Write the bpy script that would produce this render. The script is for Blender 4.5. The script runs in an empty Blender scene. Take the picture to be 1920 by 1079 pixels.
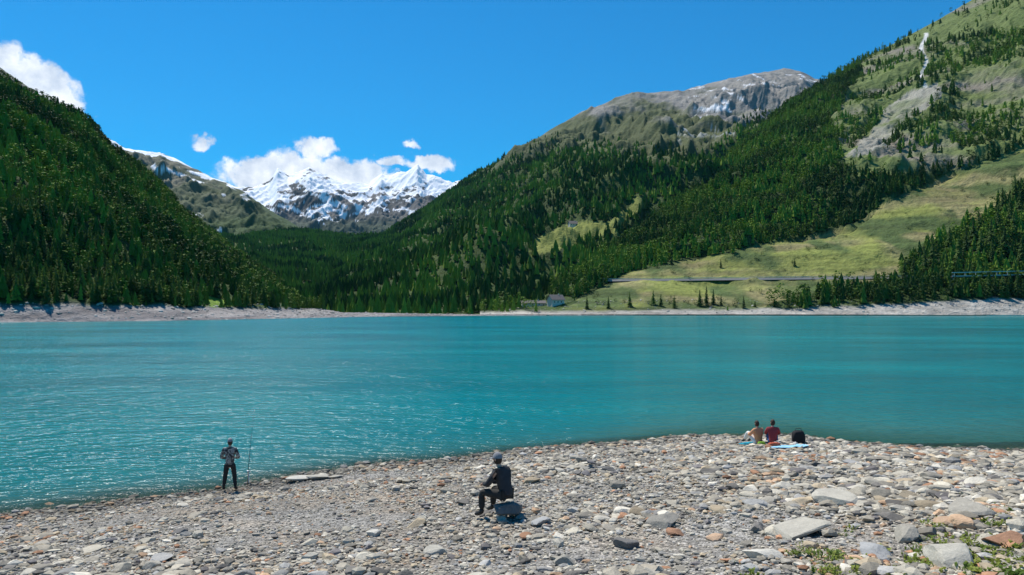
import bpy, math, random
import numpy as np
from mathutils import Vector, Matrix, Quaternion
R = math.radians
rng = np.random.default_rng(7); random.seed(7)
SC = bpy.context.scene; COL = SC.collection

# ------------------------------------------------------------------ camera, sky, sun
F = 1400.0; H = 6.3; YH = 578.0            # focal length in photo pixels, eye height above the lake, horizon row
cam = bpy.data.objects.new('camera', bpy.data.cameras.new('camera')); COL.objects.link(cam)
cam.location = (0, 0, H); cam.rotation_euler = (R(90), 0, 0)
cam.data.sensor_width = 36; cam.data.lens = 36 * F / 1920; cam.data.shift_y = (YH - 539.5) / 1920
cam.data.clip_start = 0.1; cam.data.clip_end = 60000
SC.camera = cam
SUN_AZ, SUN_EL = R(-40), R(59)             # azimuth from the view direction (+Y) towards +X
sd = Vector((math.sin(SUN_AZ) * math.cos(SUN_EL), math.cos(SUN_AZ) * math.cos(SUN_EL), math.sin(SUN_EL)))
sl = bpy.data.lights.new('sun', 'SUN'); sl.energy = 4.2; sl.angle = R(0.53); sl.color = (1, .94, .85)
so = bpy.data.objects.new('sun', sl); COL.objects.link(so); so.rotation_euler = sd.to_track_quat('Z', 'Y').to_euler()
SC.view_settings.view_transform = 'Standard'; SC.view_settings.look = 'None'
SC.view_settings.exposure = 0.45; SC.view_settings.gamma = 1
try: SC.view_settings.use_curve_mapping = False
except Exception: pass

W = bpy.data.worlds.new('World'); SC.world = W; W.use_nodes = True
class NT:                                   # tiny node-tree helper
    def __init__(s, tree): s.t = tree; s.t.nodes.clear()
    def n(s, typ, ins=None, **kw):
        nd = s.t.nodes.new(typ)
        for k, v in kw.items(): setattr(nd, k, v)
        for k, v in (ins or {}).items():
            if isinstance(v, bpy.types.NodeSocket): s.t.links.new(v, nd.inputs[k])
            else: nd.inputs[k].default_value = v
        return nd
    def m(s, op, a, b=0.0, c=0.0, clamp=False):
        nd = s.t.nodes.new('ShaderNodeMath'); nd.operation = op; nd.use_clamp = clamp
        for i, v in enumerate((a, b, c)):
            if isinstance(v, bpy.types.NodeSocket): s.t.links.new(v, nd.inputs[i])
            else: nd.inputs[i].default_value = v
        return nd.outputs[0]
    def mix(s, f, a, b, typ='MIX'):
        nd = s.t.nodes.new('ShaderNodeMix'); nd.data_type = 'RGBA'; nd.blend_type = typ
        for i, v in ((0, f), (6, a), (7, b)):
            if isinstance(v, bpy.types.NodeSocket): s.t.links.new(v, nd.inputs[i])
            else: nd.inputs[i].default_value = v if i == 0 or len(v) == 4 else (*v, 1)
        return nd.outputs[2]
    def ramp(s, f, stops):
        nd = s.t.nodes.new('ShaderNodeValToRGB'); s.t.links.new(f, nd.inputs[0])
        e = nd.color_ramp.elements
        while len(e) < len(stops): e.new(.5)
        for el, (p, c) in zip(e, stops): el.position = p; el.color = c if len(c) == 4 else (*c, 1)
        return nd.outputs[0]

def pdir(px, py): return Vector(((px - 960) / F, 1, (YH - py) / F)).normalized()
def build_world():
    w = NT(W.node_tree)
    sky = w.n('ShaderNodeTexSky', sky_type='NISHITA', sun_disc=False, sun_elevation=SUN_EL,
              sun_rotation=SUN_AZ, altitude=1700, air_density=1.3, dust_density=0.15, ozone_density=3.0)
    tinted = w.mix(1.0, sky.outputs[0], (.05, .70, 1.06), 'MULTIPLY')
    co = w.n('ShaderNodeTexCoord').outputs['Generated']
    nz = w.n('ShaderNodeTexNoise', {'Vector': co, 'Scale': 26.0, 'Detail': 9.0, 'Roughness': .58})
    nz2 = w.n('ShaderNodeTexNoise', {'Vector': co, 'Scale': 70.0, 'Detail': 7.0, 'Roughness': .6})
    warp = w.n('ShaderNodeVectorMath', {0: nz.outputs['Color'], 1: (.5, .5, .5)}, operation='SUBTRACT')
    warp = w.n('ShaderNodeVectorMath', {0: warp.outputs[0], 'Scale': .055}, operation='SCALE')
    wc = w.n('ShaderNodeVectorMath', {0: co, 1: warp.outputs[0]}, operation='ADD').outputs[0]
    total = None
    # each cloud puff: direction through (px, py), half width, half height (all angles in photo pixels)
    for (px, py, rx, ry, g) in CLOUDS:
        d = pdir(px, py); right = Vector((d.y, -d.x, 0)).normalized(); up = right.cross(d)
        a = w.n('ShaderNodeVectorMath', {0: wc, 1: right}, operation='DOT_PRODUCT').outputs['Value']
        b = w.n('ShaderNodeVectorMath', {0: wc, 1: up}, operation='DOT_PRODUCT').outputs['Value']
        b = w.m('SUBTRACT', b, up.dot(d))
        fwd = w.n('ShaderNodeVectorMath', {0: wc, 1: d}, operation='DOT_PRODUCT').outputs['Value']
        q = w.m('ADD', w.m('POWER', w.m('DIVIDE', a, rx / F), 2.0), w.m('POWER', w.m('DIVIDE', b, ry / F), 2.0))
        v = w.m('MULTIPLY', w.m('SUBTRACT', 1.0, w.m('SQRT', q), clamp=True), g)
        v = w.m('MULTIPLY', v, w.m('GREATER_THAN', fwd, 0.0))
        total = v if total is None else w.m('MAXIMUM', total, v)
    det = w.m('MULTIPLY', w.m('SUBTRACT', nz2.outputs['Fac'], .5), 1.1)
    dens = w.m('ADD', total, w.m('MULTIPLY', det, w.m('MULTIPLY', total, 2.0, clamp=True)))
    mask = w.n('ShaderNodeMapRange', {'Value': dens, 'From Min': .10, 'From Max': .42}, interpolation_type='SMOOTHSTEP').outputs[0]
    shade = w.n('ShaderNodeMapRange', {'Value': nz.outputs['Fac'], 'From Min': .3, 'From Max': .65}).outputs[0]
    cc = w.mix(shade, (4.2, 5.2, 6.8), (10.0, 10.3, 10.6))
    out = w.mix(mask, tinted, cc)
    bg = w.n('ShaderNodeBackground', {'Color': out, 'Strength': 0.085})
    w.n('ShaderNodeOutputWorld', {'Surface': bg.outputs[0]})
CLOUDS = [(8, 130, 62, 45, 1.0), (60, 150, 52, 52, 1.0), (100, 175, 52, 50, 1.0), (70, 215, 80, 50, 1.0), (125, 200, 40, 42, .9),
          (592, 277, 50, 22, .95), (500, 330, 95, 42, 1.0), (560, 320, 85, 46, 1.0), (650, 325, 90, 36, 1.0), (700, 345, 80, 26, .9),
          (735, 303, 42, 16, .85), (808, 305, 58, 20, .9), (770, 270, 20, 12, .6), (480, 318, 50, 22, .8), (376, 262, 26, 13, .55), (352, 254, 12, 9, .4)]
build_world()

# ------------------------------------------------------------------ helpers
def tag(o, label=None, cat=None, group=None, kind=None):
    if label: o['label'] = label
    if cat: o['category'] = cat
    if group: o['group'] = group
    if kind: o['kind'] = kind
    return o
def empty(name, loc=(0, 0, 0), rz=0.0):
    o = bpy.data.objects.new(name, None); COL.objects.link(o); o.location = loc; o.rotation_euler = (0, 0, rz)
    o.empty_display_size = .1; return o
def np_mesh(name, V, Fc, mat=None, parent=None, col=None, smooth=False, mats=None, midx=None):
    V = np.asarray(V, dtype=np.float32); Fc = np.asarray(Fc, dtype=np.int32); k = Fc.shape[1]
    me = bpy.data.meshes.new(name); me.vertices.add(len(V)); me.vertices.foreach_set('co', V.ravel())
    me.loops.add(Fc.size); me.loops.foreach_set('vertex_index', Fc.ravel())
    me.polygons.add(len(Fc)); me.polygons.foreach_set('loop_start', np.arange(0, Fc.size, k, dtype=np.int32))
    me.polygons.foreach_set('loop_total', np.full(len(Fc), k, dtype=np.int32))
    if midx is not None: me.polygons.foreach_set('material_index', np.asarray(midx, dtype=np.int32))
    me.update(calc_edges=True)
    me.polygons.foreach_set('use_smooth', np.full(len(Fc), smooth))
    if col is not None:
        a = me.color_attributes.new('tint', 'FLOAT_COLOR', 'POINT'); c = np.ones((len(V), 4), np.float32); c[:, :col.shape[1]] = col
        a.data.foreach_set('color', c.ravel())
    for m_ in (mats or ([mat] if mat else [])): me.materials.append(m_)
    o = bpy.data.objects.new(name, me); COL.objects.link(o)
    if parent: o.parent = parent
    return o
def P(px, py, D): return np.array([(px - 960) / F * D, D, H + (YH - py) / F * D])
def proj(V):
    y = np.maximum(V[:, 1], 1e-3); return 960 + F * V[:, 0] / y, YH - F * (V[:, 2] - H) / y

_perm = np.random.default_rng(3).permutation(1024)
_grad = np.random.default_rng(4).random(1024) * 2 - 1
def vnoise(x, y, seed=0):                   # smooth value noise, -1..1
    xi = np.floor(x).astype(int); yi = np.floor(y).astype(int); fx = x - xi; fy = y - yi
    fx = fx * fx * fx * (fx * (fx * 6 - 15) + 10); fy = fy * fy * fy * (fy * (fy * 6 - 15) + 10)
    def h(a, b): return _grad[_perm[(_perm[(a + seed * 37) & 1023] + b) & 1023]]
    return (h(xi, yi) * (1 - fx) + h(xi + 1, yi) * fx) * (1 - fy) + (h(xi, yi + 1) * (1 - fx) + h(xi + 1, yi + 1) * fx) * fy
def fbm(x, y, o=5, seed=0, gain=.5):
    s = 0; a = 1; t = 0
    for i in range(o): s = s + a * vnoise(x * 2 ** i + i * 17.3, y * 2 ** i - i * 9.1, seed + i); t += a; a *= gain
    return s / t
def ridged(x, y, o=5, seed=0, gain=.55):
    s = 0; a = 1; t = 0
    for i in range(o): s = s + a * (1 - 2 * np.abs(vnoise(x * 2 ** i + i * 13.7, y * 2 ** i + i * 5.3, seed + i))); t += a; a *= gain
    return s / t
def sstep(a, b, x): t = np.clip((x - a) / (b - a), 0, 1); return t * t * (3 - 2 * t)
def lerp(a, b, t):
    t = np.asarray(t)[..., None]; return np.asarray(a) * (1 - t) + np.asarray(b) * t
def inpoly(px, py, poly):
    c = np.zeros(px.shape, bool); n = len(poly)
    for i in range(n):
        x1, y1 = poly[i]; x2, y2 = poly[(i + 1) % n]
        if y1 == y2: continue
        c ^= ((y1 > py) != (y2 > py)) & (px < (x2 - x1) * (py - y1) / (y2 - y1) + x1)
    return c

# ------------------------------------------------------------------ materials
def pmat(name, col=(.5, .5, .5), rough=.8, metal=0, spec=.3, noise=0.0, scale=20, bump=0.0):
    m = bpy.data.materials.new(name); m.use_nodes = True; t = NT(m.node_tree)
    co = t.n('ShaderNodeTexCoord').outputs['Object']; c = (*col, 1)
    nz = t.n('ShaderNodeTexNoise', {'Vector': co, 'Scale': scale, 'Detail': 5.0, 'Roughness': .6})
    base = t.mix(nz.outputs['Fac'], tuple(x * (1 - noise) for x in col), tuple(min(1, x * (1 + noise)) for x in col))
    b = t.n('ShaderNodeBsdfPrincipled', {'Base Color': base, 'Roughness': rough, 'Metallic': metal, 'Specular IOR Level': spec})
    if bump:
        bp = t.n('ShaderNodeBump', {'Height': nz.outputs['Fac'], 'Strength': bump, 'Distance': .02}); t.t.links.new(bp.outputs[0], b.inputs['Normal'])
    t.n('ShaderNodeOutputMaterial', {'Surface': b.outputs[0]}); return m
def tint_mat(name, rough=.9, spec=.15, s1=1.0, a1=.35, s2=10.0, a2=.3, bump=0.0, bd=1.0, trans=0.0, mult=1.0):
    m = bpy.data.materials.new(name); m.use_nodes = True; t = NT(m.node_tree)
    at = t.n('ShaderNodeAttribute', attribute_name='tint').outputs['Color']
    co = t.n('ShaderNodeNewGeometry').outputs['Position']
    n1 = t.n('ShaderNodeTexNoise', {'Vector': co, 'Scale': s1, 'Detail': 6.0, 'Roughness': .65}).outputs['Fac']
    n2 = t.n('ShaderNodeTexNoise', {'Vector': co, 'Scale': s2, 'Detail': 4.0, 'Roughness': .7}).outputs['Fac']
    f = t.m('MULTIPLY', t.m('MULTIPLY_ADD', n1, 2 * a1, 1 - a1), t.m('MULTIPLY_ADD', n2, 2 * a2, 1 - a2))
    f = t.m('MULTIPLY', f, mult)
    g = t.n('ShaderNodeCombineColor', {0: f, 1: f, 2: f}).outputs[0]
    c = t.mix(1.0, at, g, 'MULTIPLY')
    b = t.n('ShaderNodeBsdfPrincipled', {'Base Color': c, 'Roughness': rough, 'Specular IOR Level': spec})
    if bump:
        bp = t.n('ShaderNodeBump', {'Height': t.m('ADD', n1, t.m('MULTIPLY', n2, .4)), 'Strength': bump, 'Distance': bd}); t.t.links.new(bp.outputs[0], b.inputs['Normal'])
    sh = b.outputs[0]
    if trans:
        tr = t.n('ShaderNodeBsdfTranslucent', {'Color': c}); sh = t.n('ShaderNodeMixShader', {0: trans, 1: sh, 2: tr.outputs[0]}).outputs[0]
    t.n('ShaderNodeOutputMaterial', {'Surface': sh}); return m
M_TERR = tint_mat('mountain_ground', s1=.012, a1=.3, s2=.16, a2=.62, bump=1.0, bd=7.0)
M_FAR = tint_mat('far_mountain', s1=.003, a1=.15, s2=.02, a2=.2, bump=.5, bd=30.0)
M_LEAF = tint_mat('conifer_foliage', s1=.5, a1=.25, s2=2.5, a2=.3, trans=.35, rough=.7)
M_TRUNK = pmat('bark', (.11, .08, .06), .9, noise=.3, scale=6)
M_STONE = tint_mat('beach_stone', s1=4.0, a1=.35, s2=30.0, a2=.42, bump=.8, bd=.03, rough=.85, spec=.25)
def gravel_mat():
    m = bpy.data.materials.new('gravel'); m.use_nodes = True; t = NT(m.node_tree)
    at = t.n('ShaderNodeAttribute', attribute_name='tint').outputs['Color']; co = t.n('ShaderNodeNewGeometry').outputs['Position']
    h = None; f = None
    for sc_, w_ in ((13.0, .6), (34.0, .4)):
        v = t.n('ShaderNodeTexVoronoi', {'Vector': co, 'Scale': sc_, 'Randomness': 1.0}); cr = t.n('ShaderNodeSeparateColor', {0: v.outputs['Color']}).outputs[0]
        g_ = t.m('MULTIPLY_ADD', cr, .95, .55); g_ = t.m('MULTIPLY', g_, t.m('SUBTRACT', 1.15, t.m('MULTIPLY', v.outputs['Distance'], .55), clamp=True))
        f = g_ if f is None else t.m('MULTIPLY', f, g_); hh = t.m('MULTIPLY', v.outputs['Distance'], -w_); h = hh if h is None else t.m('ADD', h, hh)
    c = t.mix(1.0, at, t.n('ShaderNodeCombineColor', {0: f, 1: f, 2: f}).outputs[0], 'MULTIPLY')
    bp = t.n('ShaderNodeBump', {'Height': h, 'Strength': 1.0, 'Distance': .05})
    b = t.n('ShaderNodeBsdfPrincipled', {'Base Color': c, 'Roughness': .9, 'Specular IOR Level': .15, 'Normal': bp.outputs[0]})
    t.n('ShaderNodeOutputMaterial', {'Surface': b.outputs[0]}); return m
M_BEACH = gravel_mat()

# ------------------------------------------------------------------ lake shore, beach height
WL = [(-1200, 1250), (-500, 1045), (-150, 990), (0, 964), (144, 953), (288, 930), (448, 912), (544, 896), (672, 879), (832, 862), (960, 848), (1152, 833),
      (1280, 823), (1420, 817), (1500, 820), (1600, 834), (1750, 843), (1880, 846), (2050, 842), (2500, 838), (4000, 850)]
WLw = np.array([[(px - 960) / F * (H * F / (py - YH)), H * F / (py - YH)] for px, py in WL])
def shore_d(x, y):                          # distance inland from the water line (negative in the lake)
    best = np.full(x.shape, 1e9)
    for (ax, ay), (bx, by) in zip(WLw[:-1], WLw[1:]):
        dx, dy = bx - ax, by - ay; t = np.clip(((x - ax) * dx + (y - ay) * dy) / (dx * dx + dy * dy), 0, 1)
        best = np.minimum(best, np.hypot(x - ax - t * dx, y - ay - t * dy))
    return np.where(y < np.interp(x, WLw[:, 0], WLw[:, 1]), best, -best)
def beach_z(x, y):
    d = shore_d(x, y) + .5 * fbm(x * .35, y * .35, 3, 5)
    z = np.where(d > 0, .11 * d * sstep(-1, 5, d) + .03 * d, .16 * d)
    return z + .07 * fbm(x * .6, y * .6, 4, 9) * sstep(-1, 3, d) + .02 * fbm(x * 3, y * 3, 3, 11)

def build_beach():
    xs = np.linspace(-34, 46, 420); ys = np.linspace(-4, 46, 300)
    X, Y = np.meshgrid(xs, ys); x = X.ravel(); y = Y.ravel(); z = np.maximum(beach_z(x, y), -3)
    V = np.stack([x, y, z], 1); nx, ny = len(xs), len(ys)
    i = (np.arange(ny - 1)[:, None] * nx + np.arange(nx - 1)[None]).ravel()
    Fc = np.stack([i, i + 1, i + 1 + nx, i + nx], 1)
    n = fbm(x * .3, y * .3, 5, 21)[:, None]
    c = np.array([.33, .315, .285]) * (1 + .3 * n) + np.array([.05, .015, -.02]) * np.clip(fbm(x * .5, y * .5, 4, 31), 0, 1)[:, None] * 2
    wet = sstep(.22, .03, z)[:, None]; c = c * (1.0 - .45 * wet)
    tag(np_mesh('beach', V, Fc, M_BEACH, col=c, smooth=True), kind='structure')
build_beach()

def build_water():
    a = np.concatenate([-np.geomspace(2500, 60, 24), np.linspace(-55, 55, 180), np.geomspace(60, 2500, 24)])
    b = np.concatenate([np.linspace(-60, 10, 8), np.linspace(12, 75, 200), np.geomspace(78, 1500, 30)])
    X, Y = np.meshgrid(a, b); x = X.ravel(); y = Y.ravel(); nx = len(a)
    i = (np.arange(len(b) - 1)[:, None] * nx + np.arange(nx - 1)[None]).ravel()
    depth = -beach_z(x, y)
    sh = np.exp(-np.clip(depth, 0, 50) / (.42 + .8 * sstep(2, 16, x)))
    c = np.stack([sh, sh, sh], 1)
    m = bpy.data.materials.new('lake_water'); m.use_nodes = True; t = NT(m.node_tree)
    at = t.n('ShaderNodeAttribute', attribute_name='tint').outputs['Color']
    co = t.n('ShaderNodeNewGeometry').outputs['Position']
    st = t.n('ShaderNodeMapping', {'Vector': co, 'Scale': (.012, .035, 1.0)}).outputs[0]
    big = t.n('ShaderNodeTexNoise', {'Vector': st, 'Scale': 1.0, 'Detail': 4.0}).outputs['Fac']
    st2 = t.n('ShaderNodeMapping', {'Vector': co, 'Scale': (.03, .085, 1.0), 'Rotation': (0, 0, R(14))}).outputs[0]
    gust = t.n('ShaderNodeTexNoise', {'Vector': st2, 'Scale': 1.0, 'Detail': 6.0, 'Roughness': .65}).outputs['Fac']
    deep = t.mix(t.m('ADD', t.m('MULTIPLY_ADD', big, 1.7, -.85), t.m('MULTIPLY_ADD', gust, 1.1, -.05), clamp=True), (.0, .108, .130), (.0, .245, .262))
    base = t.mix(t.m('MULTIPLY', at, .85), deep, (.07, .085, .05))
    mp = t.n('ShaderNodeMapping', {'Vector': co, 'Scale': (1.0, 1.9, 1.0), 'Rotation': (0, 0, R(12))}).outputs[0]
    w1 = t.n('ShaderNodeTexNoise', {'Vector': mp, 'Scale': .95, 'Detail': 4.0, 'Roughness': .55}).outputs['Fac']
    w2 = t.n('ShaderNodeTexNoise', {'Vector': mp, 'Scale': .22, 'Detail': 3.0}).outputs['Fac']
    bp = t.n('ShaderNodeBump', {'Height': t.m('ADD', w1, t.m('MULTIPLY', w2, 1.2)), 'Strength': t.m('MULTIPLY_ADD', gust, 1.5, .15, clamp=True), 'Distance': .42})
    b = t.n('ShaderNodeBsdfPrincipled', {'Base Color': base, 'Roughness': .18, 'IOR': 1.33, 'Specular IOR Level': .22, 'Normal': bp.outputs[0]})
    clear = t.m('MULTIPLY', t.m('MULTIPLY_ADD', t.n('ShaderNodeSeparateColor', {0: at}).outputs[0], 1.7, -.75, clamp=True), .8)
    sh_ = t.n('ShaderNodeMixShader', {0: clear, 1: b.outputs[0], 2: t.n('ShaderNodeBsdfTransparent', {'Color': (.62, .80, .72, 1)}).outputs[0]})
    t.n('ShaderNodeOutputMaterial', {'Surface': sh_.outputs[0]})
    tag(np_mesh('lake', np.stack([x, y, 0 * x], 1), np.stack([i, i + 1, i + 1 + nx, i + nx], 1), m, col=c), kind='structure')
build_water()

# ------------------------------------------------------------------ mountains
def sheet(name, ridge, foot, nu, nv, amp, prof=1.0, gully=(.004, .0012), seed=1, back=.5, edge=.12, nscale=.004, damp=None, fine=0.0):
    """A slope lofted from a foot line to a ridge line (px, py, depth), its far side falling away behind."""
    rd = np.array([P(*p) for p in ridge]); ft = np.array([P(*p) for p in foot])
    def along(A, key, u):
        s = np.interp(u, np.linspace(0, 1, len(key)), key); kk = key
        return np.stack([np.interp(s, kk, A[:, j]) for j in range(3)], 1)
    rk = np.array([p[0] for p in ridge], float); fk = np.array([p[0] for p in foot], float)
    u = np.linspace(0, 1, nu); pr = rk[0] + (rk[-1] - rk[0]) * u; pf = fk[0] + (fk[-1] - fk[0]) * u
    Rg = np.stack([np.interp(pr, rk, rd[:, j]) for j in range(3)], 1); Ft = np.stack([np.interp(pf, fk, ft[:, j]) for j in range(3)], 1)
    nb = max(6, nv // 8); v = np.concatenate([np.linspace(0, 1, nv), 1 + np.linspace(0, 1, nb + 1)[1:] * back])
    U, Vv = np.meshgrid(np.arange(nu), v); vv = Vv.ravel(); ui = U.ravel().astype(int)
    f = Ft[ui]; r = Rg[ui]; vc = np.minimum(vv, 1); over = np.maximum(vv - 1, 0)
    pos = f + (r - f) * vc[:, None]; pos[:, 2] = f[:, 2] + (r[:, 2] - f[:, 2]) * vc ** prof
    hor = r - f; pos[:, :2] += hor[:, :2] * over[:, None]; pos[:, 2] -= (r[:, 2] - f[:, 2]) * over * 1.6
    dist = np.hypot(hor[:, 0], hor[:, 1])
    n = .6 * ridged(pos[:, 0] * nscale, pos[:, 1] * nscale, 6, seed) + .4 * fbm(pos[:, 0] * nscale * 2.3, pos[:, 1] * nscale * 2.3, 5, seed + 9)
    sfade = np.clip((r[:, 2] - f[:, 2]) / (amp * 5 + 1e-6), 0, 1)
    env = sstep(0, .15, vv) * np.where(vv <= 1, edge + (1 - edge) * np.clip((1 - vv) / .35, 0, 1), edge) * sfade
    if damp is not None: qx, qy = proj(pos); env = env * damp(qx, qy)
    pos[:, 2] += amp * n * env
    if fine: pos[:, 2] += fine * ridged(pos[:, 0] * nscale * 5 - pos[:, 2] * nscale * 2, pos[:, 1] * nscale * 3, 5, seed + 20) * env
    i = (np.arange(len(v) - 1)[:, None] * nu + np.arange(nu - 1)[None]).ravel()
    Fc = np.stack([i, i + 1, i + 1 + nu, i + nu], 1)
    return dict(name=name, V=pos, F=Fc, v=vv, u=ui / nu, n=n, nu=nu, nv=len(v), nfront=nv)
def finish(s, mat, col): tag(np_mesh(s['name'], s['V'], s['F'], mat, col=col, smooth=True), kind='structure'); s['col'] = col

GREEN = np.array([.058, .092, .024]); DGREEN = np.array([.035, .06, .018]); MEADOW = np.array([.19, .215, .055]); ROCK = np.array([.25, .24, .22])
SCRUB = np.array([.085, .10, .045]); GRAVEL = np.array([.42, .395, .35]); SNOW = np.array([.86, .88, .92])

MEADOW_PX = [(1090, 560), (1187, 507), (1247, 493), (1340, 480), (1467, 453), (1600, 423), (1640, 397), (1693, 367), (1773, 333), (1887, 295), (2100, 200), (2100, 260), (1900, 355), (1840, 413), (1787, 433), (1733, 460), (1690, 497), (1690, 520), (1560, 545), (1400, 578), (1000, 600)]
CLEAR_PX = [[(985, 478), (1010, 452), (1060, 425), (1090, 417), (1130, 420), (1150, 428), (1100, 450), (1040, 476)], [(1120, 440), (1160, 400), (1190, 372), (1213, 370), (1190, 405), (1150, 440)],
            [(395, 575), (372, 558), (385, 552), (440, 572)], [(1590, 300), (1640, 235), (1700, 165), (1760, 160), (1760, 180), (1690, 235), (1640, 290)]]
def upper_scrub(px, py):                     # the open upper part of the right slope
    return inpoly(px, py, [(1640, 90), (1560, 230), (1600, 330), (1700, 330), (1900, 300), (2600, 200), (2600, -500), (1800, -20)])
# -- E: snowy range far behind
E = sheet('snowy_mountains', [(200, 400, 9000), (300, 360, 9000), (390, 338, 9000), (430, 347, 9000), (475, 352, 9000), (505, 345, 9000), (520, 322, 9000), (540, 336, 9000), (560, 331, 9000), (580, 318, 9000), (600, 326, 9000), (640, 340, 9000),
    (690, 350, 9000), (715, 330, 9000), (730, 337, 9000), (765, 322, 9000), (783, 310, 9000), (800, 328, 9000), (815, 330, 9000), (850, 345, 9000), (880, 340, 9000), (950, 320, 9000), (1050, 330, 9000)],
    [(200, 560, 5200), (1050, 560, 5200)], 700, 300, 520, prof=1.15, seed=2, edge=.3, nscale=.0011, fine=120)
px, py = proj(E['V']); x, y, z = E['V'].T
sn = .75 * ridged(x * .0035 + z * .001, z * .0045, 5, 41) + .5 * fbm(x * .008, z * .006, 4, 44) + (430 - py) / 75 - .35 * sstep(395, 440, py)
sn = sstep(.98, 1.08, sn + .9 * ridged(x * .009 + z * .014, z * .012 - x * .003, 4, 48))
rk = lerp([.06, .062, .058], [.14, .13, .12], sstep(-.4, .4, fbm(x * .004, z * .004, 4, 47))); rk = lerp(rk, np.tile([.06, .08, .05], (len(rk), 1)), sstep(395, 430, py))
finish(E, M_FAR, lerp(rk, np.tile(SNOW, (len(rk), 1)), sn))
# -- B: far left mountain with snow patches
B = sheet('far_left_mountain', [(-100, 60, 3600), (60, 170, 3600), (150, 235, 3600), (207, 262, 3600), (235, 279, 3600), (270, 284, 3600), (300, 288, 3600), (330, 303, 3600), (360, 318, 3600), (395, 335, 3600), (430, 346, 3500),
    (470, 370, 3400), (517, 402, 3300), (573, 433, 3200), (640, 470, 3000), (720, 520, 2800)], [(-100, 570, 1800), (720, 570, 1800)], 480, 240, 150, seed=5, nscale=.0022, edge=.12, fine=45)
px, py = proj(B['V']); x, y, z = B['V'].T
sn = ridged(x * .008 + z * .012, z * .009 - x * .002, 4, 51) + .5 * fbm(x * .02, z * .02, 3, 52) + (py < 400) * (.15 - (py - np.interp(px, [200, 430, 570], [275, 350, 432])) / 60.) 
sn = sstep(.62, .8, sn) * (px > 190)
c = lerp([.10, .115, .065], [.17, .16, .12], sstep(-.3, .5, fbm(x * .01, z * .01, 4, 53)))
c = lerp(c, np.tile([.05, .085, .03], (len(c), 1)), sstep(330, 430, py + 20 * fbm(x * .01, z * .01, 3, 54)))
finish(B, M_FAR, lerp(c, np.tile(SNOW, (len(c), 1)), sn))
# -- V: wooded hill closing the valley
V_ = sheet('valley_hill', [(250, 440, 2600), (380, 428, 2600), (480, 433, 2600), (573, 434, 2600), (660, 445, 2500), (735, 440, 2400), (820, 440, 2300), (900, 470, 2000)], [(250, 590.5, 760), (900, 590.5, 760)], 300, 160, 60, prof=1.3, seed=8, nscale=.003, edge=.1)
# -- C: right mountain, rock above forest
C = sheet('right_mountain', [(560, 560, 1500), (640, 500, 2000), (735, 431, 2600), (800, 392, 2700), (860, 350, 2800), (896, 322, 2850), (976, 281, 2900), (1040, 243, 3000), (1091, 213, 3050), (1150, 190, 3100), (1195, 178, 3150), (1280, 172, 3200), (1330, 158, 3200), (1367, 150, 3200),
    (1410, 140, 3200), (1440, 137, 3200), (1470, 130, 3200), (1500, 134, 3150), (1528, 150, 3100), (1600, 165, 3000), (1720, 170, 2900), (1850, 160, 2800)],
    [(560, 592, 660), (900, 591, 690), (1300, 590, 750), (1850, 590, 900)], 800, 380, 150, prof=1.12, seed=11, nscale=.0028, edge=.14, fine=24)
# -- D: right near slope: forest band, meadows, scrub
D_ = sheet('right_slope', [(900, 583, 690), (960, 577, 720), (1020, 556, 780), (1100, 502, 900), (1200, 430, 1050), (1300, 352, 1250), (1400, 264, 1450), (1480, 195, 1600), (1545, 153, 1700), (1600, 122, 1700), (1640, 102, 1700), (1720, 60, 1700), (1820, 2, 1700),
    (1960, -90, 1650), (2500, -380, 1500)], [(900, 590, 640), (1200, 590, 640), (1500, 590, 628), (1920, 591, 622), (2500, 596, 560)], 760, 400, 60, prof=1.05, seed=15, nscale=.006, edge=.12, fine=9,
    damp=lambda a, b: 1 - .72 * sstep(-.2, .6, inpoly(a, b, MEADOW_PX).astype(float)))
# -- A: left near slope
A = sheet('left_slope', [(-700, -300, 560), (-300, -40, 620), (-100, 85, 680), (0, 150, 720), (60, 178, 740), (155, 222, 800), (207, 280, 860), (299, 350, 950), (340, 400, 980), (383, 434, 980), (460, 492, 900), (533, 549, 760), (560, 572, 680), (640, 586, 600), (900, 590, 650), (1200, 590, 660)],
    [(-700, 612, 270), (-300, 609, 300), (0, 605, 327), (300, 602, 365), (400, 600, 400), (560, 597, 464), (700, 594, 540), (960, 592, 620), (1200, 591.5, 640)], 560, 260, 38, prof=.97, seed=19, nscale=.010, edge=.1)
def paint_forest(s, extra=None):
    px, py = proj(s['V']); x, y, z = s['V'].T
    wx = px + 14 * fbm(x * .02, z * .02 + y * .01, 4, 61); wy = py + 10 * fbm(x * .02 + 9, z * .02 + y * .01, 4, 62)
    n = fbm(x * .02, y * .02, 5, 63)
    c = lerp(DGREEN, GREEN, sstep(-.5, .5, n)); forest = np.ones(len(px))
    return px, py, wx, wy, x, y, z, n, c, forest
def mixin(c, m, col): return lerp(c, np.broadcast_to(col, c.shape), m)
# V
px, py, wx, wy, x, y, z, n, c, fo = paint_forest(V_); finish(V_, M_TERR, c); V_['forest'] = fo
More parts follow.
